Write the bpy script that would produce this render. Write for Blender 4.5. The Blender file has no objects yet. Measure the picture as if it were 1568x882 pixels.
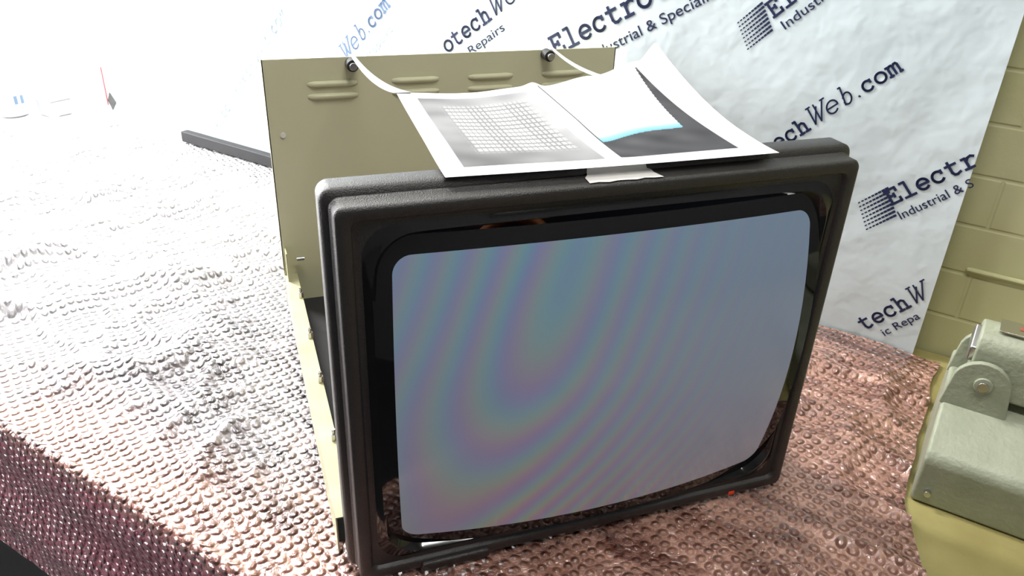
import bpy, math, bmesh
from mathutils import Vector, Matrix, noise
S=bpy.context.scene
COL=bpy.context.collection
S.view_settings.view_transform='Standard'
S.view_settings.look='None'
# ---------------- camera
C=Vector((-0.0643,-0.5737,0.6475))
R=Vector((0.9437,-0.3286,0.0370)).normalized()
F=Vector((0.3060,0.8255,-0.4741)).normalized()
U=R.cross(F).normalized(); F=U.cross(R).normalized()
cam=bpy.data.objects.new('camera',bpy.data.cameras.new('camera'))
COL.objects.link(cam)
cam.matrix_world=Matrix(((R.x,U.x,-F.x,C.x),(R.y,U.y,-F.y,C.y),(R.z,U.z,-F.z,C.z),(0,0,0,1)))
cam.data.sensor_width=36; cam.data.lens=36*1218/1568; cam.data.clip_start=.01
S.camera=cam
# bench frame: u runs along the wall, v towards the wall
uu=Vector((.63,-.777,0)).normalized(); vv=Vector((.777,.63,0)).normalized()
B=Matrix(((uu.x,vv.x,0,0),(uu.y,vv.y,0,0),(0,0,1,0),(0,0,0,1)))
# ---------------- material helpers
def mat(name,color=(.5,.5,.5),rough=.5,metal=0,spec=.5,coat=0,bump=None,var=None,emis=None,estr=0):
    m=bpy.data.materials.new(name); m.use_nodes=True; nt=m.node_tree; b=nt.nodes['Principled BSDF']
    b.inputs['Base Color'].default_value=(*color,1); b.inputs['Roughness'].default_value=rough
    b.inputs['Metallic'].default_value=metal; b.inputs['Specular IOR Level'].default_value=spec
    b.inputs['Coat Weight'].default_value=coat; b.inputs['Coat Roughness'].default_value=.05
    if emis: b.inputs['Emission Color'].default_value=(*emis,1); b.inputs['Emission Strength'].default_value=estr
    tc=nt.nodes.new('ShaderNodeTexCoord')
    if bump:
        n=nt.nodes.new('ShaderNodeTexNoise'); n.inputs['Scale'].default_value=bump[0]; n.inputs['Detail'].default_value=4
        nt.links.new(tc.outputs['Object'],n.inputs['Vector'])
        bp=nt.nodes.new('ShaderNodeBump'); bp.inputs['Distance'].default_value=bump[1]; bp.inputs['Strength'].default_value=1
        nt.links.new(n.outputs['Fac'],bp.inputs['Height']); nt.links.new(bp.outputs['Normal'],b.inputs['Normal'])
    if var:
        n=nt.nodes.new('ShaderNodeTexNoise'); n.inputs['Scale'].default_value=var[0]; n.inputs['Detail'].default_value=5
        nt.links.new(tc.outputs['Object'],n.inputs['Vector'])
        cr=nt.nodes.new('ShaderNodeValToRGB'); cr.color_ramp.elements[0].position=.3; cr.color_ramp.elements[1].position=.7
        cr.color_ramp.elements[0].color=(*color,1); cr.color_ramp.elements[1].color=(*var[1],1)
        nt.links.new(n.outputs['Fac'],cr.inputs['Fac']); nt.links.new(cr.outputs['Color'],b.inputs['Base Color'])
    return m
def mathn(nt,op,a,b=None,c=None):
    n=nt.nodes.new('ShaderNodeMath'); n.operation=op
    for i,x in enumerate((a,b,c)):
        if x is None: continue
        if isinstance(x,(int,float)): n.inputs[i].default_value=x
        else: nt.links.new(x,n.inputs[i])
    return n.outputs[0]
# ---------------- mesh helpers
def newobj(name,verts,faces,mats,fm=None,parent=None,smooth=False,M=None):
    me=bpy.data.meshes.new(name)
    if M is not None: verts=[M@Vector(v) for v in verts]
    me.from_pydata([tuple(v) for v in verts],[],faces)
    for m in mats: me.materials.append(m)
    if fm: 
        for p,i in zip(me.polygons,fm): p.material_index=i
    bm=bmesh.new(); bm.from_mesh(me); bmesh.ops.recalc_face_normals(bm,faces=bm.faces); bm.to_mesh(me); bm.free()
    if smooth:
        for p in me.polygons: p.use_smooth=True
    o=bpy.data.objects.new(name,me); COL.objects.link(o)
    if parent: o.parent=parent
    return o
def empty(name):
    o=bpy.data.objects.new(name,None); COL.objects.link(o); o.empty_display_size=.05; return o
def bevel(o,w,seg=3):
    m=o.modifiers.new('bevel','BEVEL'); m.width=w; m.segments=seg; m.limit_method='ANGLE'
    for p in o.data.polygons: p.use_smooth=True
    w=o.modifiers.new('wn','WEIGHTED_NORMAL'); return o
def box(name,lo,hi,m,parent=None,bev=0,M=None):
    v=[(x,y,z) for x in (lo[0],hi[0]) for y in (lo[1],hi[1]) for z in (lo[2],hi[2])]
    f=[(0,1,3,2),(4,6,7,5),(0,4,5,1),(2,3,7,6),(0,2,6,4),(1,5,7,3)]
    o=newobj(name,v,f,[m],parent=parent,M=M)
    if bev: bevel(o,bev)
    return o
def cyl(name,p0,p1,r,m,parent=None,n=24,r2=None,M=None,bev=0):
    p0=Vector(p0);p1=Vector(p1); r2=r if r2 is None else r2
    d=(p1-p0).normalized(); a=d.orthogonal().normalized(); b=d.cross(a)
    v=[];f=[]
    for i in range(n):
        t=2*math.pi*i/n; w=a*math.cos(t)+b*math.sin(t); v.append(p0+w*r)
    for i in range(n):
        t=2*math.pi*i/n; w=a*math.cos(t)+b*math.sin(t); v.append(p1+w*r2)
    for i in range(n): f.append((i,(i+1)%n,n+(i+1)%n,n+i))
    f.append(tuple(range(n))[::-1]); f.append(tuple(range(n,2*n)))
    o=newobj(name,v,f,[m],parent=parent,M=M)
    bevel(o,bev if bev else min(r,r2)*.12,2)
    return o
def extr(name,prof,a0,a1,m,parent=None,axis='u',M=B,bev=0):
    """profile polygon extruded along an axis; axis u: prof=(v,z), axis v: prof=(u,z)"""
    n=len(prof)
    P=(lambda a,p:(a,p[0],p[1])) if axis=='u' else (lambda a,p:(p[0],a,p[1]))
    v=[P(a0,p) for p in prof]+[P(a1,p) for p in prof]
    f=[(i,(i+1)%n,n+(i+1)%n,n+i) for i in range(n)]+[tuple(range(n))[::-1],tuple(range(n,2*n))]
    o=newobj(name,v,f,[m],parent=parent,M=M)
    if bev: bevel(o,bev)
    return o
def rrect(x0,x1,z0,z1,r,n=8,bow=0.0,seg=14):
    """rounded rectangle, straight sides subdivided, optional barrel bow"""
    cx,cz=(x0+x1)/2,(z0+z1)/2; pts=[]
    cs=[(x1-r,z1-r,0),(x0+r,z1-r,90),(x0+r,z0+r,180),(x1-r,z0+r,270)]
    for k,(a,b,s) in enumerate(cs):
        for i in range(n+1):
            t=math.radians(s+90*i/n); pts.append((a+r*math.cos(t),b+r*math.sin(t)))
        e=cs[(k+1)%4]; t=math.radians(e[2]); q=(e[0]+r*math.cos(t),e[1]+r*math.sin(t)); p=pts[-1]
        for i in range(1,seg): pts.append((p[0]+(q[0]-p[0])*i/seg,p[1]+(q[1]-p[1])*i/seg))
    hw,hz=(x1-x0)/2,(z1-z0)/2; out=[]
    for x,z in pts:
        s=(x-cx)/hw; t=(z-cz)/hz
        out.append((x+s*bow*(1-t*t),z+t*bow*(1-s*s)))
    return out
def loft(name,loops,mats,fm,parent=None,cap=False,smooth=True):
    v=[];f=[];mi=[]; n=len(loops[0])
    for L in loops: v+=L
    for k in range(len(loops)-1):
        for i in range(n):
            f.append((k*n+i,k*n+(i+1)%n,(k+1)*n+(i+1)%n,(k+1)*n+i)); mi.append(fm[k])
    if cap: f.append(tuple((len(loops)-1)*n+i for i in range(n))); mi.append(fm[-1])
    return newobj(name,v,f,mats,mi,parent,smooth)
# ---------------- materials
M_bezel=mat('bezel_textured_plastic',(.013,.0105,.010),.42,spec=.85,bump=(900,.0006))
M_gloss=mat('gloss_black_plastic',(.003,.003,.0035),.10,spec=.5,coat=.4)
M_glassb=mat('black_glass',(.004,.004,.005),.05,spec=.5)
M_olive=mat('grey_beige_painted_steel',(.60,.59,.38),.42,var=(6,(.64,.63,.43)))
M_rail=mat('rail_zinc_yellow',(.40,.385,.21),.4,var=(20,(.48,.465,.30)))
M_steel=mat('steel',(.6,.6,.58),.25,metal=1)
M_black=mat('black_rubber',(.015,.015,.015),.5)
M_dark=mat('dark_coating_and_shade',(.02,.02,.022),.6)
M_led=mat('red_led',(.5,.03,.01),.3,emis=(1,.08,.02),estr=.12)
M_copper=mat('copper_wire',(.5,.2,.08),.35,metal=1)
# screen
def screen_mat():
    m=bpy.data.materials.new('crt_phosphor'); m.use_nodes=True; nt=m.node_tree; b=nt.nodes['Principled BSDF']
    b.inputs['Base Color'].default_value=(.03,.03,.033,1); b.inputs['Roughness'].default_value=.16
    b.inputs['Specular IOR Level'].default_value=.35
    tc=nt.nodes.new('ShaderNodeTexCoord'); sp=nt.nodes.new('ShaderNodeSeparateXYZ'); nt.links.new(tc.outputs['Object'],sp.inputs[0])
    x,z=sp.outputs[0],sp.outputs[2]
    nw=nt.nodes.new('ShaderNodeTexNoise'); nw.inputs['Scale'].default_value=7; nw.inputs['Detail'].default_value=0; nt.links.new(tc.outputs['Object'],nw.inputs['Vector'])
    dx=mathn(nt,'SUBTRACT',x,.205); dz=mathn(nt,'SUBTRACT',z,.36)
    p=mathn(nt,'ADD',mathn(nt,'MULTIPLY',dx,1.15),mathn(nt,'MULTIPLY',dz,-.45))
    q=mathn(nt,'MULTIPLY',dz,.40)
    d=mathn(nt,'SQRT',mathn(nt,'ADD',mathn(nt,'MULTIPLY',p,p),mathn(nt,'MULTIPLY',q,q)))
    ph=mathn(nt,'ADD',mathn(nt,'MULTIPLY',mathn(nt,'POWER',d,1.3),300),mathn(nt,'MULTIPLY',nw.outputs['Fac'],6.0))
    ex=mathn(nt,'MAXIMUM',0.0,mathn(nt,'SUBTRACT',1.0,mathn(nt,'MULTIPLY',mathn(nt,'ABSOLUTE',mathn(nt,'SUBTRACT',x,.16)),4.2)))
    env=mathn(nt,'ADD',mathn(nt,'MULTIPLY',ex,.028),.002)
    gz=mathn(nt,'DIVIDE',z,.36)
    cr=nt.nodes.new('ShaderNodeValToRGB'); e=cr.color_ramp.elements
    e[0].position=.1; e[0].color=(.175,.152,.165,1); e[1].position=1; e[1].color=(.155,.215,.290,1)
    k=e.new(.5); k.color=(.170,.186,.232,1)
    nt.links.new(gz,cr.inputs['Fac'])
    sc=nt.nodes.new('ShaderNodeSeparateColor'); nt.links.new(cr.outputs['Color'],sc.inputs[0])
    cb=nt.nodes.new('ShaderNodeCombineColor')
    for i,o in enumerate((0,2.1,4.2)):
        s=mathn(nt,'SINE',mathn(nt,'ADD',ph,o))
        s=mathn(nt,'MULTIPLY',s,env)
        nt.links.new(mathn(nt,'ADD',sc.outputs[i],s),cb.inputs[i])
    nt.links.new(cb.outputs[0],b.inputs['Emission Color']); b.inputs['Emission Strength'].default_value=.80
    return m
M_screen=screen_mat()
# ================= CRT MONITOR
mon=empty('crt_monitor')
Z0=.002
def L(x0,x1,z0,z1,r,y,bow=0): return [(a,y,b+Z0) for a,b in rrect(x0,x1,z0,z1,r,bow=bow)]
def ins(i,y,r): return L(i,.5-i,i,.405-i,r,y)
ox0,ox1,oz0,oz1=.030,.474,.026,.378
loops=[L(.02,.48,.02,.39,.02,.050),L(-.006,.505,.001,.411,.010,.050),L(-.008,.507,0,.413,.011,.047),L(-.008,.507,0,.413,.011,.026),L(-.006,.505,.001,.411,.010,.0235),
 L(-.0015,.5015,0,.4065,.009,.022),L(-.0015,.5015,0,.4065,.009,.0185),L(0,.5,0,.405,.008,.017),
 ins(0,.0035,.008),ins(.001,.001,.008),ins(.0035,0,.007),ins(.011,0,.007),ins(.0125,.0012,.007),ins(.014,.0045,.007),
 L(ox0-.010,ox1+.008,oz0-.008,oz1+.008,.030,.0055,.0),
 L(ox0-.003,ox1+.003,oz0-.003,oz1+.003,.036,.002,.001),
 L(ox0-.0005,ox1+.0005,oz0-.0005,oz1+.0005,.036,.0012,.001),
 L(ox0+.002,ox1-.002,oz0+.002,oz1-.002,.034,.004,.002),
 L(ox0+.006,ox1-.006,oz0+.006,oz1-.006,.030,.010,.003)]
fm=[0]*14+[1]*4
bz=loft('bezel_frame',loops,[M_bezel,M_gloss],fm,mon)
em=bz.modifiers.new('es','EDGE_SPLIT'); em.split_angle=math.radians(50)
# glass
sx0,sx1,sz0,sz1=.045,.457,.046,.357
cx,cz=(sx0+sx1)/2,(sz0+sz1)/2; hx,hz=(sx1-sx0)/2,(sz1-sz0)/2
def ybulge(x,z):
    s=(x-cx)/hx; t=(z-cz)/hz
    return .006-.036*(1-.5*(s*s+t*t))
rings=[]
for off in (.016,.012,.008,.004,.001):
    rings.append([(a,ybulge(a,b),b+Z0) for a,b in rrect(sx0-off,sx1+off,sz0-off,sz1+off,.018+off,bow=.004)])
base=rrect(sx0,sx1,sz0,sz1,.016,bow=.005)
for k in range(0,20):
    s=1-k/20
    rings.append([(cx+(a-cx)*s,ybulge(cx+(a-cx)*s,cz+(b-cz)*s),cz+(b-cz)*s+Z0) for a,b in base])
rings.append([(cx+(a-cx)*.01,ybulge(cx,cz),cz+(b-cz)*.01+Z0) for a,b in base])
loft('picture_tube_face',rings,[M_glassb,M_screen],[0]*5+[1]*21,mon,cap=True)
# tube funnel and neck
fl=[]
for y,sx,sz,r in ((.045,.215,.165,.03),(.09,.205,.158,.05),(.17,.16,.125,.07),(.24,.095,.08,.07),(.30,.045,.045,.044),(.33,.016,.016,.0159),(.46,.016,.016,.0159)):
    fl.append([(a,y,b) for a,b in rrect(cx-sx,cx+sx,cz-sz+.003,cz+sz+.003,r)])
loft('tube_funnel',fl,[M_dark],[0]*7,mon,cap=True)
bpy.ops.mesh.primitive_torus_add(location=(cx,.30,cz+.003),rotation=(math.pi/2,0,0),major_radius=.055,minor_radius=.018)
t=bpy.context.object; t.name='deflection_yoke'; t.data.materials.append(M_copper); t.parent=mon
for p in t.data.polygons: p.use_smooth=True
# rear plate
px0,px1,pz=-.016,.531,.389
box('rear_plate',(px0,.600,.002),(px1,.6015,pz),M_olive,mon)
box('rear_plate_flange_left',(px0,.600,.06),(px0+.0015,.612,pz),M_olive,mon)
box('rear_plate_flange_right',(px1-.0015,.600,.06),(px1,.612,pz),M_olive,mon)
for x in (.044,.167,.285,.406):
    for z in (.334,.352):
        v=[];f=[];n=14;m=6
        for i in range(n+1):
            s=i/n; xx=x+.072*s; e=min(1,math.sin(math.pi*s)*3.0)
            for j in range(m+1):
                a=math.pi*j/m
                v.append((xx,.5995-.0055*math.sin(a)*e,z+.0045*math.cos(a)*(.55+.45*e)))
        for i in range(n):
            for j in range(m): f.append((i*(m+1)+j,(i+1)*(m+1)+j,(i+1)*(m+1)+j+1,i*(m+1)+j+1))
        newobj('louvre',v,f,[M_olive],parent=mon,smooth=True)
for x,z in ((.108,.380),(.410,.383)):
    cyl('knob_screw',(x,.600,z),(x,.580,z),.0085,M_black,mon)
    cyl('knob_cap',(x,.582,z),(x,.574,z),.0055,M_steel,mon)
cyl('plate_screw',(.004,.600,.28),(.004,.5975,.28),.004,mat('white_screw_cap',(.75,.75,.7),.5),mon)
box('side_rail_left',(-.0155,.045,.003),(-.014,.600,.052),M_rail,mon)
box('side_rail_left_flange',(-.014,.045,.0505),(.004,.600,.052),M_rail,mon)
box('side_rail_right',(.514,.045,.003),(.5155,.600,.052),M_rail,mon)
box('side_rail_right_flange',(.497,.045,.0505),(.514,.600,.052),M_rail,mon)
box('chassis_floor',(-.014,.06,.003),(.514,.600,.005),M_dark,mon)  # dark colour stands in for the shadow inside the chassis
box('circuit_board',(.05,.12,.012),(.45,.55,.014),mat('circuit_board_brown',(.10,.06,.03),.5),mon)
for y in (.17,.29,.40,.52):
    cyl('rail_bolt',(.001,y,.0515),(.001,y,.061),.0042,M_steel,mon,n=6)
    cyl('rail_stud',(.001,y,.061),(.001,y,.067),.0022,M_steel,mon)
cyl('plate_bolt',(.004,.585,.085),(.016,.585,.085),.003,M_steel,mon)
box('corner_bracket',(-.012,.575,.052),(-.010,.600,.10),M_rail,mon)
box('control_door',(.062,-.004,-.000),(.135,.012,.011),M_bezel,mon,bev=.003)
box('power_led',(.428,-.0012,.003),(.436,.004,.008),M_led,mon,bev=.001)
M_paper=mat('white_paper',(.66,.66,.67),.6)
def strip(name,a,b,wa,wb,sag,m,parent,n=14,side=Vector((1,0,0))):
    a=Vector(a);b=Vector(b); v=[];f=[]
    for i in range(n+1):
        s=i/n; p=a.lerp(b,s)+Vector((0,0,-sag*4*s*(1-s))); w=wa+(wb-wa)*s
        v+= [p-side*w/2,p+side*w/2]
    for i in range(n): f.append((2*i,2*i+1,2*i+3,2*i+2))
    o=newobj(name,v,f,[m],parent=parent,smooth=True)
    sm=o.modifiers.new('s','SOLIDIFY'); sm.thickness=.0006; return o
# ================= printed sheet
def sheet():
    NX,NY=300,200; v=[];f=[];cols=[]
    def prof(s):
        ks=[(0,.014),(.3,.008),(.55,.013),(.75,.026),(.93,.040),(1,.058)]
        for (a,b),(c,d) in zip(ks,ks[1:]):
            if s<=c: t=(s-a)/(c-a); t=t*t*(3-2*t); return b+(d-b)*t
        return ks[-1][1]
    for j in range(NY+1):
        t=j/NY
        for i in range(NX+1):
            s=i/NX
            fx=.094+(.411-.094)*s; fy=.0205-.0095*s-.003*math.sin(s*math.pi)
            bx=.100+(.386-.100)*s; by=.238-.014*s+.006*math.sin(s*5)
            x=fx+(bx-fx)*t; y=fy+(by-fy)*t
            z=.4175+prof(s)*t**1.7+.004*math.exp(-((s-.50-.02*t)/.03)**2)*min(1,t*2)
            z+=.0015*math.sin(s*9+t*4)*min(1,t*3)
            v.append((x,y,z))
            c=(.66,.66,.68)
            if .065<s<.475 and .085<t<.93:
                a=(s-.065)/.41; b=(t-.085)/.845
                k=.19+.13*a-.06*math.cos(b*5)+.08*noise.noise(Vector((s*9,t*9,0)))
                c=(k,k,k*1.02)
                r=min(a-.15,.93-a,b-.15,.89-b)
                if r>0:
                    w=min(1,r/.06); g=.46
                    if (a*24)%1<.27 or (b*18)%1<.29: g=.20
                    c=tuple(ci*(1-w)+gi*w for ci,gi in zip(c,(g,g,g)))
            if .52<s<.905 and .085<t<.955:
                a=(s-.52)/.385; b=(t-.085)/.87
                k=.035+.03*noise.noise(Vector((s*12,t*12,3)))
                c=(k+.02,k+.02,k+.025)
                edge=.20+.15*a+.02*math.sin(a*5.0)
                r=min(b-edge,.735+.25*b-a,a-.02)
                if r>0:
                    if b-edge<.085: w=(b-edge)/.085; c=(.16+.48*w**2,.34+.32*w,.46+.22*w)
                    else: c=(.68,.69,.72)
            cols.append(c)
    for j in range(NY):
        for i in range(NX):
            a=j*(NX+1)+i; f.append((a,a+1,a+NX+2,a+NX+1))
    m=bpy.data.materials.new('printed_paper'); m.use_nodes=True; nt=m.node_tree; b=nt.nodes['Principled BSDF']
    at=nt.nodes.new('ShaderNodeAttribute'); at.attribute_name='ink'; nt.links.new(at.outputs['Color'],b.inputs['Base Color'])
    b.inputs['Roughness'].default_value=.6; b.inputs['Specular IOR Level'].default_value=.15
    o=newobj('printed_test_sheet',v,f,[m],smooth=True)
    ca=o.data.color_attributes.new('ink','FLOAT_COLOR','POINT')
    for i,c in enumerate(cols): ca.data[i].color=(*c,1)
    return o
sh=sheet()
strip('paper_tab_left',(.108,.585,.396),(.106,.236,.4312),.005,.018,.010,M_paper,sh)
strip('paper_tab_right',(.412,.585,.397),(.335,.236,.437),.004,.012,.006,M_paper,sh)
tp=[(.034,.4170),(.0255,.4168),(.0232,.4155),(.0215,.4100),(.0185,.4095),(.015,.4082),(.003,.4080)]
v=[];f=[]
for k,(y,z) in enumerate(tp):
    w0=.226-.010*(k/6)+.001*math.sin(k*2.1); w1=.274+.012*(k/6)+.001*math.sin(k*3.3)
    for i in range(9): v.append((w0+(w1-w0)*i/8,y+(.0012*math.sin(i*2.3) if k==6 else 0),z))
for k in range(6):
    for i in range(8): a=k*9+i; f.append((a,a+1,a+10,a+9))
newobj('masking_tape',v,f,[mat('masking_tape_white',(.74,.73,.70),.6)],parent=sh,smooth=True)
# ================= BENCH + BUBBLE WRAP
M_wood=mat('olive_bench_wood',(.27,.23,.08),.45,var=(9,(.40,.35,.14)),bump=(60,.001))
bench=empty('workbench')
box('bench_top',(-1.625,-.045,-.055),(1.35,.855,-.016),M_wood,bench,M=B)
for a in (-1.6,-.1,1.25):
    box('bench_leg',(a,-.02,-.75),(a+.06,.04,-.055),M_wood,bench,M=B)
    box('bench_leg_rear',(a,.78,-.75),(a+.06,.84,-.055),M_wood,bench,M=B)
box('bench_modesty_panel',(-1.6,.05,-.72),(1.3,.06,-.055),M_dark,bench,M=B)
def wrapmat():
    m=bpy.data.materials.new('bubble_wrap'); m.use_nodes=True; nt=m.node_tree; b=nt.nodes['Principled BSDF']
    uv=nt.nodes.new('ShaderNodeUVMap')
    nz=nt.nodes.new('ShaderNodeTexNoise'); nz.inputs['Scale'].default_value=10; nz.inputs['Detail'].default_value=2
    nt.links.new(uv.outputs[0],nz.inputs['Vector'])
    vm=nt.nodes.new('ShaderNodeVectorMath'); vm.operation='SCALE'; vm.inputs['Scale'].default_value=.018
    nt.links.new(nz.outputs['Color'],vm.inputs[0])
    va=nt.nodes.new('ShaderNodeVectorMath'); nt.links.new(uv.outputs[0],va.inputs[0]); nt.links.new(vm.outputs[0],va.inputs[1])
    rt=nt.nodes.new('ShaderNodeVectorRotate'); rt.rotation_type='Z_AXIS'; rt.inputs['Angle'].default_value=.35; nt.links.new(va.outputs[0],rt.inputs['Vector'])
    vo=nt.nodes.new('ShaderNodeTexVoronoi'); vo.voronoi_dimensions='2D'; vo.inputs['Scale'].default_value=76; vo.inputs['Randomness'].default_value=.22
    nt.links.new(rt.outputs[0],vo.inputs['Vector'])
    sc=nt.nodes.new('ShaderNodeSeparateColor'); nt.links.new(vo.outputs['Color'],sc.inputs[0])
    mr=nt.nodes.new('ShaderNodeMapRange'); mr.interpolation_type='SMOOTHSTEP'
    mr.inputs[1].default_value=.14; mr.inputs[2].default_value=.48; mr.inputs[3].default_value=1; mr.inputs[4].default_value=0
    nt.links.new(vo.outputs['Distance'],mr.inputs[0])
    dome=mathn(nt,'MULTIPLY',mr.outputs[0],mathn(nt,'ADD',.6,mathn(nt,'MULTIPLY',sc.outputs[0],.8)))
    n2=nt.nodes.new('ShaderNodeTexNoise'); n2.inputs['Scale'].default_value=110; n2.inputs['Detail'].default_value=4; n2.inputs['Distortion'].default_value=1.0
    nt.links.new(uv.outputs[0],n2.inputs['Vector'])
    n3=nt.nodes.new('ShaderNodeTexNoise'); n3.inputs['Scale'].default_value=26; n3.inputs['Detail'].default_value=3; n3.inputs['Distortion'].default_value=1.5
    nt.links.new(uv.outputs[0],n3.inputs['Vector'])
    h=mathn(nt,'ADD',dome,mathn(nt,'MULTIPLY',n2.outputs['Fac'],.75)); h=mathn(nt,'ADD',h,mathn(nt,'MULTIPLY',n3.outputs['Fac'],1.5))
    bp=nt.nodes.new('ShaderNodeBump'); bp.inputs['Distance'].default_value=.0055; bp.inputs['Strength'].default_value=1
    nt.links.new(h,bp.inputs['Height'])
    nt.links.new(bp.outputs['Normal'],b.inputs['Normal']); nt.links.new(bp.outputs['Normal'],b.inputs['Coat Normal'])
    cr=nt.nodes.new('ShaderNodeValToRGB'); e=cr.color_ramp.elements
    e[0].position=.33; e[0].color=(.15,.045,.03,1); e[1].position=.68; e[1].color=(.66,.36,.27,1)
    nb=nt.nodes.new('ShaderNodeTexNoise'); nb.inputs['Scale'].default_value=26; nb.inputs['Detail'].default_value=7; nb.inputs['Distortion'].default_value=.8
    mpg=nt.nodes.new('ShaderNodeMapping'); mpg.inputs['Rotation'].default_value=(0,0,.9); mpg.inputs['Scale'].default_value=(.35,1.2,1)
    nt.links.new(uv.outputs[0],mpg.inputs['Vector']); nt.links.new(mpg.outputs[0],nb.inputs['Vector']); nt.links.new(nb.outputs['Fac'],cr.inputs['Fac'])
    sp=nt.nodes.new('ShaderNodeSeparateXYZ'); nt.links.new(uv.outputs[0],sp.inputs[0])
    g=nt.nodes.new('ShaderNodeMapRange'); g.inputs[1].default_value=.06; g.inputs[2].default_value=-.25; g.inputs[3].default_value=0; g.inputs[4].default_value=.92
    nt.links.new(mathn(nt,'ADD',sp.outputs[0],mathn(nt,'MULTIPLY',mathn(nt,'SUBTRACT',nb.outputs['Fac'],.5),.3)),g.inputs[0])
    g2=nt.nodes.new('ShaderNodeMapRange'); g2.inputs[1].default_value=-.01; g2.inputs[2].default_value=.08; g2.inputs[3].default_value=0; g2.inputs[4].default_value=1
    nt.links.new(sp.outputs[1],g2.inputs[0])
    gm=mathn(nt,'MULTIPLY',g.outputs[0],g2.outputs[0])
    # silvery glare on the clear wrap painted into colour, dark and milky patches
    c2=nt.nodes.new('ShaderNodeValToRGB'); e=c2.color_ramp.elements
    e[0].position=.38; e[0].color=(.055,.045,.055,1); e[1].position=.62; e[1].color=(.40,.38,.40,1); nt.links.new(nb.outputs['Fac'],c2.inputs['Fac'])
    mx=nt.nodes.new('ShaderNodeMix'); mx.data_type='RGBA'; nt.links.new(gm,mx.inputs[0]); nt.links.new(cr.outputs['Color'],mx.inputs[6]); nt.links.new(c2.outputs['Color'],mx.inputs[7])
    # bench glare painted in: wrap colour whitens towards the far left end
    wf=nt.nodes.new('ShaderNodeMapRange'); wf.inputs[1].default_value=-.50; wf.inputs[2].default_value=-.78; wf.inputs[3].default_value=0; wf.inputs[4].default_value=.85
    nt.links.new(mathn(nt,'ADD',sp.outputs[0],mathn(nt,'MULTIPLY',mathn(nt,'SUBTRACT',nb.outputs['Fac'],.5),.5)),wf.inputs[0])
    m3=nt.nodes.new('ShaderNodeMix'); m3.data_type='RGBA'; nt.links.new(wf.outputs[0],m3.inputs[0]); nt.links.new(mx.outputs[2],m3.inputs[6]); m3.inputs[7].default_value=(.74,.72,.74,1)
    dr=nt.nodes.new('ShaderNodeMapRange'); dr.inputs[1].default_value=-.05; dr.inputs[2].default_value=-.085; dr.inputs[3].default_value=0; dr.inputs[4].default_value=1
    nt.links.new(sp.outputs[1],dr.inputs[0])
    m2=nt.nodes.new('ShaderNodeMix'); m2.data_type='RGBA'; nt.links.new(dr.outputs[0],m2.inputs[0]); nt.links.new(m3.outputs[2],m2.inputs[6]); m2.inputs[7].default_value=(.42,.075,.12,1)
    nt.links.new(m2.outputs[2],b.inputs['Base Color'])
    b.inputs['Roughness'].default_value=.2; b.inputs['Specular IOR Level'].default_value=.8
    b.inputs['Coat Weight'].default_value=1; b.inputs['Coat Roughness'].default_value=.06; b.inputs['Coat IOR'].default_value=1.7
    return m
def sstep(a,b,x):
    t=max(0,min(1,(x-a)/(b-a))); return t*t*(3-2*t)
def wrap():
    u0,NU=-1.64,330
    path=[]
    vtop=.818; N=150
    for j in range(N+1): vq=vtop-(vtop+.045)*j/N; path.append((vq,0,vq,1))
    for k in range(1,5):
        a=math.pi/2*k/4; path.append((-.045-.012*math.sin(a),-.012+.012*math.cos(a),-.045-.019*k/4,0))
    for k in range(1,40): path.append((-.057-.004*math.sin(k*.3),-.012-.27*k/39,-.064-.27*k/39,0))
    v=[];f=[];uvs=[]
    for i in range(NU+1):
        for (vq,z,w,top) in path:
            u1=.486-.040*max(0,min(1,(vq-.33)/.13))+.006*noise.noise(Vector((0,vq*14,2)))
            u=u0+(u1-u0)*i/NU
            n1=noise.noise(Vector((u*5,w*7,0))); n2=noise.noise(Vector((u*22,w*26,4)))
            zz=z; v2=vq
            p=B@Vector((u,vq,0))
            dxx=max(-.03-p.x,p.x-.535,0); dyy=max(-.02-p.y,p.y-.64,0); ds=sstep(0,.09,math.hypot(dxx,dyy))
            if top:
                h=-.005+.003*n1+.0015*n2
                away=sstep(.02,.16,-.03-p.x); edge=sstep(-.03,.08,vq)
                back=1-sstep(.72,.80,vq)
                fold=.024*max(0,math.sin((p.y*.95-p.x*.35)*26+2.6*n1))**2.5*away*edge*back*(.55+.9*abs(n1))
                ridge=.011*max(0,1-abs(noise.noise(Vector((p.x*9+p.y*7,p.y*12-p.x*4,7)))*5))*ds*edge*back
                h+=fold+ridge+.005*n1*away
                if ds<=.01: h=min(h,-.0005)
                h=max(h,-.0145)
                h-=0.006*sstep(.40,.44,vq)*sstep(.36,.44,u)
                zz+=max(h,-.0148)
            else:
                v2+=-.006*abs(n1)-.003*abs(n2)
            v.append((u,v2,zz)); uvs.append((u,w))
    m=len(path)
    for i in range(NU):
        for j in range(m-1): f.append((i*m+j,i*m+j+1,(i+1)*m+j+1,(i+1)*m+j))
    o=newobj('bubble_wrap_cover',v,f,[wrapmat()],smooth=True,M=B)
    if o.data.polygons[10].normal.z<0: o.data.flip_normals()
    ul=o.data.uv_layers.new(name='UVMap')
    for l in o.data.loops: ul.data[l.index].uv=uvs[l.vertex_index]
    return o
wrap()
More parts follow.
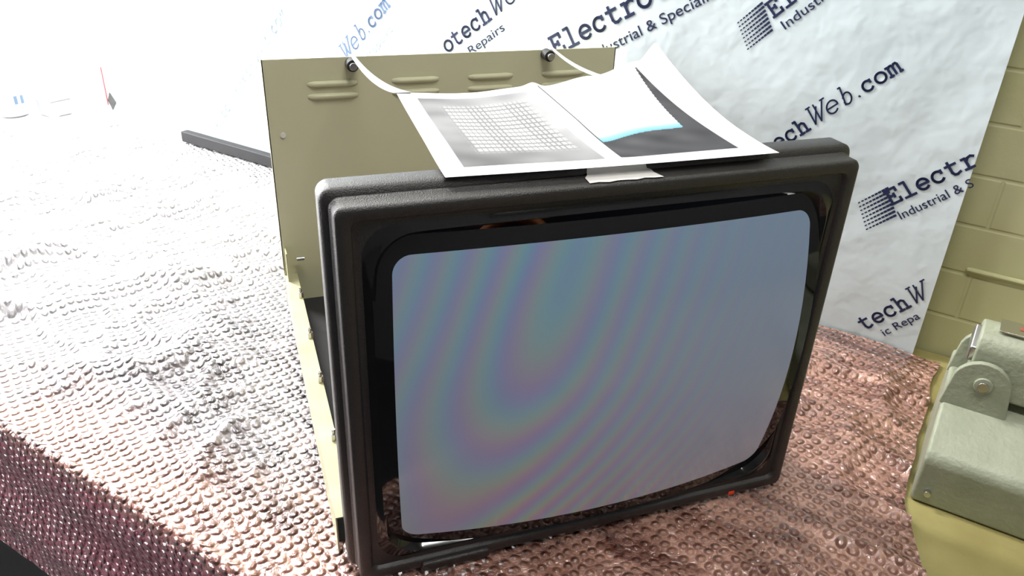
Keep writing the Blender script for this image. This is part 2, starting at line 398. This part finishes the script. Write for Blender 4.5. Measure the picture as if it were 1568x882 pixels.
# ================= ROOM
def wallmat():
    m=mat('painted_blockwork',(.52,.51,.27),.6,var=(5,(.60,.585,.34)))
    nt=m.node_tree; b=nt.nodes['Principled BSDF']
    tc=nt.nodes.new('ShaderNodeTexCoord'); 
    sp=nt.nodes.new('ShaderNodeSeparateXYZ'); nt.links.new(tc.outputs['Object'],sp.inputs[0])
    uc=mathn(nt,'ADD',mathn(nt,'MULTIPLY',sp.outputs[0],.63),mathn(nt,'MULTIPLY',sp.outputs[1],-.777))
    cb=nt.nodes.new('ShaderNodeCombineXYZ'); nt.links.new(uc,cb.inputs[0]); nt.links.new(mathn(nt,'ADD',sp.outputs[2],.025),cb.inputs[1])
    br=nt.nodes.new('ShaderNodeTexBrick'); br.inputs['Scale'].default_value=1; br.inputs['Brick Width'].default_value=.225; br.inputs['Row Height'].default_value=.075
    br.inputs['Mortar Size'].default_value=.004; br.inputs['Mortar Smooth'].default_value=.8
    nt.links.new(cb.outputs[0],br.inputs['Vector'])
    nz=nt.nodes.new('ShaderNodeTexNoise'); nz.inputs['Scale'].default_value=60; nz.inputs['Detail'].default_value=5; nt.links.new(tc.outputs['Object'],nz.inputs['Vector'])
    h=mathn(nt,'ADD',mathn(nt,'MULTIPLY',br.outputs['Fac'],-1.0),mathn(nt,'MULTIPLY',nz.outputs['Fac'],.8))
    bp=nt.nodes.new('ShaderNodeBump'); bp.inputs['Distance'].default_value=.0011; nt.links.new(h,bp.inputs['Height']); nt.links.new(bp.outputs['Normal'],b.inputs['Normal'])
    return m
M_wall=wallmat()
M_white=mat('white_emulsion',(.78,.78,.77),.7,bump=(40,.001))
M_grey=mat('dim_grey_paint',(.13,.13,.135),.8,bump=(40,.001))
M_ceil=mat('ceiling_grey_tiles',(.30,.30,.30),.8,bump=(40,.001))
box('wall_back',(-1.59,.86,-.75),(1.6,.92,1.75),M_wall,M=B)
box('wall_back_white',(-2.5,.86,-.75),(-1.59,.92,1.75),M_white,M=B)
box('wall_left',(-2.56,-2.0,-.75),(-2.5,.92,1.75),M_white,M=B)
box('wall_right',(1.6,-2.0,-.75),(1.66,.92,1.75),M_grey,M=B)
box('wall_front',(-2.56,-2.06,-.75),(1.66,-2.0,1.75),M_grey,M=B)
box('floor',(-2.56,-2.06,-.80),(1.66,.92,-.75),mat('dark_floor',(.03,.03,.035),.5,var=(8,(.05,.05,.055))),M=B)
box('ceiling',(-2.56,-2.06,1.75),(1.66,.92,1.80),M_ceil,M=B)
M_sky=mat('window_daylight',(.8,.85,.9),.5,emis=(1.0,.985,.97),estr=13)
M_frame=mat('window_frame_white',(.8,.8,.8),.4)
def win(name,lo,hi,ax):
    e=empty(name)
    box('pane',lo,hi,M_sky,e,M=B)
    t=.03
    if ax=='v':
        a0,a1,v0=lo[0],hi[0],lo[1]-.012
        for (p,q,r,s) in ((a0-t,a0,lo[2]-t,hi[2]+t),(a1,a1+t,lo[2]-t,hi[2]+t),(a0,a1,lo[2]-t,lo[2]),(a0,a1,hi[2],hi[2]+t)):
            box('frame',(p,v0,r),(q,v0+.02,s),M_frame,e,M=B)
    else:
        b0,b1,u0=lo[1],hi[1],hi[0]-.008
        for (p,q,r,s) in ((b0-t,b0,lo[2]-t,hi[2]+t),(b1,b1+t,lo[2]-t,hi[2]+t),(b0,b1,lo[2]-t,lo[2]),(b0,b1,hi[2],hi[2]+t),((b0+b1)/2-t/2,(b0+b1)/2+t/2,lo[2],hi[2])):
            box('frame',(u0,p,r),(u0+.02,q,s),M_frame,e,M=B)
win('window_1',(-2.42,.850,.08),(-1.66,.858,1.5),'v')
win('window_2',(-2.498,-1.0,.12),(-2.49,.72,1.55),'u')
# ================= BOARD with printed film
M_film=mat('printed_film_white',(.60,.685,.715),.30,spec=.5,bump=(7,.012),var=(1.6,(.70,.77,.79)))
M_ink=mat('navy_ink',(.015,.022,.07),.4)
M_ink_glare=mat('glare_paled_ink',(.38,.46,.54),.4)  # ink paled to paint in the glare over the left lettering
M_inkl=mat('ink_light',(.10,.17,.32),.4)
bd=empty('branded_film_board')
box('board_panel',(-1.60,.822,-.015),(.408,.834,1.30),M_film,bd,M=B)
box('base_batten',(-1.285,.800,-.002),(-.55,.820,.024),M_dark,bd,bev=.002,M=B)
def frame(u,z,ang,d=.8212):
    a=math.radians(ang); X=uu*math.cos(a)+Vector((0,0,1))*math.sin(a); N=-vv; Y=N.cross(X); return B@Vector((u,d,z)),X,Y,N
def txt(body,u,z,length,ang,size,m=M_ink,shear=0,bold=.0):
    cu=bpy.data.curves.new('lettering','FONT'); cu.body=body; cu.size=size; cu.shear=shear; cu.offset=bold; cu.extrude=.0002
    cu.materials.append(m)
    o=bpy.data.objects.new('lettering',cu); COL.objects.link(o)
    bpy.context.view_layer.update(); w=o.dimensions.x
    sx=length/w if length else 1
    P,X,Y,N=frame(u,z,ang)
    o.matrix_world=Matrix(((X.x*sx,Y.x,N.x,P.x),(X.y*sx,Y.y,N.y,P.y),(X.z*sx,Y.z,N.z,P.z),(0,0,0,1)))
    o.parent=bd
def arc(cx_,cy,rx,ry,a0,a1,n=20): return [(cx_+rx*math.cos(math.radians(a0+(a1-a0)*i/n)),cy+ry*math.sin(math.radians(a0+(a1-a0)*i/n))) for i in range(n+1)]
G={
'E':[[(.06,0),(.52,0),(.52,.16)],[(.06,.62),(.50,.62),(.50,.47)],[(.15,0),(.15,.62)],[(.15,.32),(.36,.32)],[(.36,.24),(.36,.40)]],
'l':[[(.12,.64),(.30,.64),(.30,0)],[(.08,0),(.52,0)]],
'e':[arc(.30,.22,.21,.22,0,318)+[],[(.09,.22),(.51,.22)]],
'c':[arc(.30,.22,.21,.22,38,322),[(.47,.44),(.47,.30)]],
't':[[(.21,.58),(.21,.12),(.26,.02),(.36,-.005),(.50,.05)],[(.06,.43),(.46,.43)]],
'r':[[(.08,.43),(.21,.43),(.21,0)],[(.06,0),(.40,0)],[(.21,.28),(.31,.41),(.43,.44),(.53,.38)]],
'o':[arc(.30,.22,.22,.22,0,360)],
'h':[[(.04,.64),(.15,.64),(.15,0)],[(.04,0),(.27,0)],[(.15,.30),(.25,.42),(.36,.43),(.44,.36),(.44,0)],[(.34,0),(.56,0)]],
'm':[[(.02,.43),(.10,.43),(.10,0)],[(.02,0),(.18,0)],[(.10,.33),(.18,.43),(.26,.43),(.30,.36),(.30,0)],[(.30,.33),(.38,.43),(.46,.43),(.50,.36),(.50,0)],[(.46,0),(.58,0)]],
'.':[[(.28,.02),(.30,.03)]],
'W':[[(.0,.66),(.16,.66)],[(.08,.66),(.16,0),(.38,.55)],[(.30,.66),(.40,.0),(.66,.66)],[(.58,.66),(.74,.66)]],
'b':[[(.08,.66),(.16,.66),(.16,.02)],arc(.28,.20,.15,.20,160,-160)],
}
ADV={'W':.62,'b':.46,'.':.50}
def tw(body,u,z,pitch,ang,m=M_ink,sc=1.0,bold=.105,shear=0):
    """slab-serif typewriter lettering built from flat ribbons"""
    P,X,Y,N=frame(u,z,ang,.8209); v=[];f=[]; k=pitch/.60; pen=0; lay=0
    for ch in body:
        for pl in G[ch]:
            pts=[(pen+(x+shear*y)*k*sc,y*k*sc) for x,y in pl]; w=bold*k/2; lay+=1
            dz=N*(.00003*(lay%7))
            for (a,b) in zip(pts,pts[1:]):
                d=Vector((b[0]-a[0],b[1]-a[1])); 
                if d.length<1e-9: continue
                d.normalize(); n=Vector((-d.y,d.x))*w; e=d*w*.55
                q=[(a[0]-e.x+n.x,a[1]-e.y+n.y),(a[0]-e.x-n.x,a[1]-e.y-n.y),(b[0]+e.x-n.x,b[1]+e.y-n.y),(b[0]+e.x+n.x,b[1]+e.y+n.y)]
                i=len(v); v+=[P+X*c[0]+Y*c[1]+dz for c in q]; f.append((i,i+1,i+2,i+3))
        pen+=ADV.get(ch,.60)*k*sc
    newobj('lettering',v,f,[m],parent=bd)
def pos(u,z,ang,d): a=math.radians(ang); return u+d*math.cos(a),z+d*math.sin(a)
def hatch(u,z,ang,size,m=M_ink):
    a=math.radians(ang); v=[];f=[]
    X=Vector((math.cos(a),0,math.sin(a))); Y=Vector((-math.sin(a),0,math.cos(a)))
    for k in range(8):
        for j in range(9):
            x0=j/9*size; w=size/9*(.62+.40*(j/8)); y0=k/8*size; hgt=size/8*(.30+.30*(j/8))
            p0=Vector((u,.8209,z))+X*(x0+.25*y0)+Y*y0
            q=[p0,p0+X*w,p0+X*w+Y*hgt,p0+Y*hgt]; b=len(v); v+=q; f.append((b,b+1,b+2,b+3))
    newobj('stripe_logo',v,f,[m],parent=bd,M=B)
SUB='Industrial & Specialist Electronic Repairs'
def full(body,u,z,p,ang,m=M_ink):
    tw(body,u,z,p,ang,m)
def web(u,z,p,ang,m=M_ink):
    tw('Web',u,z,p,ang,m,sc=1.25,bold=.075,shear=.22)
    q=pos(u,z,ang,p/.6*1.25*(.62+.60+.46)); tw('.com',q[0],q[1],p,ang,m)
full('Electrotech',.155-9*.0205*.7071,.2816-9*.0205*.7071,.0205,44.5)
q=pos(.155,.2816,44.5,2.1*.0205); web(q[0],q[1],.0196,44.5)
full('Electrotech',.098,.457,.0215,45); hatch(.070,.408,45,.046); txt(SUB,.118,.4424,.40,45,.020)
full('Electr',.3183,.2178,.0215,42); hatch(.296,.172,42,.048); txt('Industrial & S',.3373,.1996,.105,42,.019)
full('tech',.331,.006,.0212,49); tw('W',*pos(.331,.006,49,.0212*4.1),.0196,49,sc=1.25,bold=.075,shear=.22)
txt('ic Repa',.362,.006,.062,49,.018)
full('Electrotech',-.235-.0287*math.cos(math.radians(32)),.367-.0287*math.sin(math.radians(32)),.0290,32); txt(SUB,-.190,.352,.46,32,.024)
full('otech',-.488,.3235,.0250,37); q=pos(-.488,.3235,37,.0250*5.1); web(q[0],q[1],.025,37)
txt('nic Repairs',-.470,.300,.135,37,.022)
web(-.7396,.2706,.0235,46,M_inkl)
txt('ic Repairs',-.70,.262,.12,46,.020,m=M_ink_glare)
tw('Electrotech',-1.17,.044,.022,48,M_ink_glare,bold=.08); q=pos(-1.17,.044,48,.022*11.1); web(q[0],q[1],.022,48,M_ink_glare)
newobj('diamond_sticker',[(-1.585,.8208,.018),(-1.563,.8208,.043),(-1.585,.8208,.068),(-1.599,.8208,.043)],[(0,1,2,3)],[M_black],parent=bd,M=B)
box('red_edge_strip',(-1.6025,.819,.03),(-1.600,.834,.13),mat('red_tape',(.50,.16,.17),.5),bd,M=B)
box('trim_1',(.44,.853,.130),(1.6,.861,.138),M_wall,M=B,bev=.004)
# ================= bench heat sealer
M_tool=mat('hammered_grey_green',(.31,.34,.24),.42,var=(25,(.38,.405,.30)),bump=(160,.0010))
tl=empty('bench_heat_sealer')
zb=-.0155
extr('body_casting',[(.472,zb),(.465,.050),(.470,.060),(.532,.096),(.545,.100),(.66,.102),(.668,.095),(.668,zb)],.452,.86,M_tool,tl,bev=.005)
def lug(u,z,w,h,v0,v1,name):
    pr=[(u-w/2*1.15,z)]; pr.append((u+w/2*1.15,z))
    for k in range(13):
        t=math.pi*k/12; pr.append((u+w/2*math.cos(t),z+h-w/2+w/2*math.sin(t)))
    extr(name,pr,v0,v1,M_tool,tl,axis='v',bev=.0015)
lug(.485,.093,.062,.066,.530,.538,'pivot_lug')
lug(.485,.093,.062,.066,.612,.620,'pivot_lug_rear')
cyl('pivot_bolt',(.487,.523,.132),(.487,.63,.132),.006,M_steel,tl,M=B)
cyl('bolt_head',(.487,.526,.132),(.487,.530,.132),.010,M_tool,tl,M=B)
pr=[(.541,.112),(.541,.165)]+[(.573-.032*math.cos(math.pi*k/10),.165+.026*math.sin(math.pi*k/10)) for k in range(1,10)]+[(.605,.165),(.605,.112)]
extr('press_arm',pr,.468,.86,M_tool,tl,bev=.003)
extr('arm_end_cap',[(.545,.150),(.545,.168),(.573,.186),(.601,.168),(.601,.150)],.462,.470,M_steel,tl,bev=.002)
box('arm_nameplate',(.485,.556,.1905),(.70,.590,.1925),M_steel,tl,M=B,bev=.0005)
M_red=mat('red_mark',(.35,.08,.06),.5)
for k in range(3): box('mark',(.505+.045*k,.570,.1925),(.515+.045*k,.578,.1930),M_red,tl,M=B)
cyl('body_screw',(.468,.473,.006),(.468,.463,.006),.004,M_steel,tl,M=B)
# ================= far items at the left end of the bench
def lathe(name,prof,c,m,parent):
    v=[];f=[];n=32
    for r,z in prof:
        for i in range(n): t=2*math.pi*i/n; v.append((c[0]+r*math.cos(t),c[1]+r*math.sin(t),c[2]+z))
    for k in range(len(prof)-1):
        for i in range(n): f.append((k*n+i,k*n+(i+1)%n,(k+1)*n+(i+1)%n,(k+1)*n+i))
    f.append(tuple(range(n)))
    return newobj(name,v,f,[m],parent=parent,smooth=True)
M_cer=mat('white_ceramic',(.40,.41,.44),.3)
M_blue=mat('blue_print',(.10,.16,.24),.4)
shelf=empty('side_shelf'); box('shelf_top',(-2.48,-.2,-.04),(-1.645,.845,-.015),M_white,shelf,M=B)
box('shelf_support',(-2.2,.0,-.75),(-2.1,.8,-.04),M_white,shelf,M=B)
cup=empty('white_mug')
pc=B@Vector((-1.85,.70,-.015))
lathe('cup_body',[(.034,0),(.042,.01),(.046,.10),(.043,.10),(.038,.012),(0.001,.010)],pc,M_cer,cup)
cp=B@Vector((-1.85,.70,.035))
for k in range(2):
    a=math.radians(-62+k*22); d=Vector((math.cos(a),math.sin(a),0)); p=cp+d*.0445; s=Vector((-d.y,d.x,0))
    newobj('blue_mark',[p-s*.004+Vector((0,0,-.012)),p+s*.004+Vector((0,0,-.012)),p+s*.004+Vector((0,0,.010)),p-s*.004+Vector((0,0,.010))],[(0,1,2,3)],[M_blue],parent=cup)
tub=empty('white_plastic_tub')
extr('tub_body',[(-1.80,-.014),(-1.74,-.014),(-1.735,.03),(-1.805,.03)],.74,.80,M_cer,tub,axis='v',bev=.003)
box('tub_lid',(-1.808,.735,.03),(-1.732,.805,.036),M_cer,tub,M=B,bev=.002)
# lights
def area(name,u,v,z,sx,sy,e,col=(1,1,1)):
    l=bpy.data.lights.new(name,'AREA'); l.shape='RECTANGLE'; l.size=sx; l.size_y=sy; l.energy=e; l.color=col
    o=bpy.data.objects.new(name,l); COL.objects.link(o); o.location=B@Vector((u,v,z))
    o.rotation_euler=(0,0,math.atan2(uu.y,uu.x)); return o
area('added_fill_left',-1.30,.40,1.70,1.2,.12,60,(1,.98,.97))  # unseen lamp, added to blow out the left of the bench
area('added_fill_right',.50,-.05,1.70,1.2,.08,17,(1,.975,.94))  # weaker unseen lamp, added to brighten the right side
w=bpy.data.worlds.new('world'); S.world=w; w.use_nodes=True; w.node_tree.nodes['Background'].inputs[0].default_value=(.8,.85,1,1); w.node_tree.nodes['Background'].inputs[1].default_value=.3
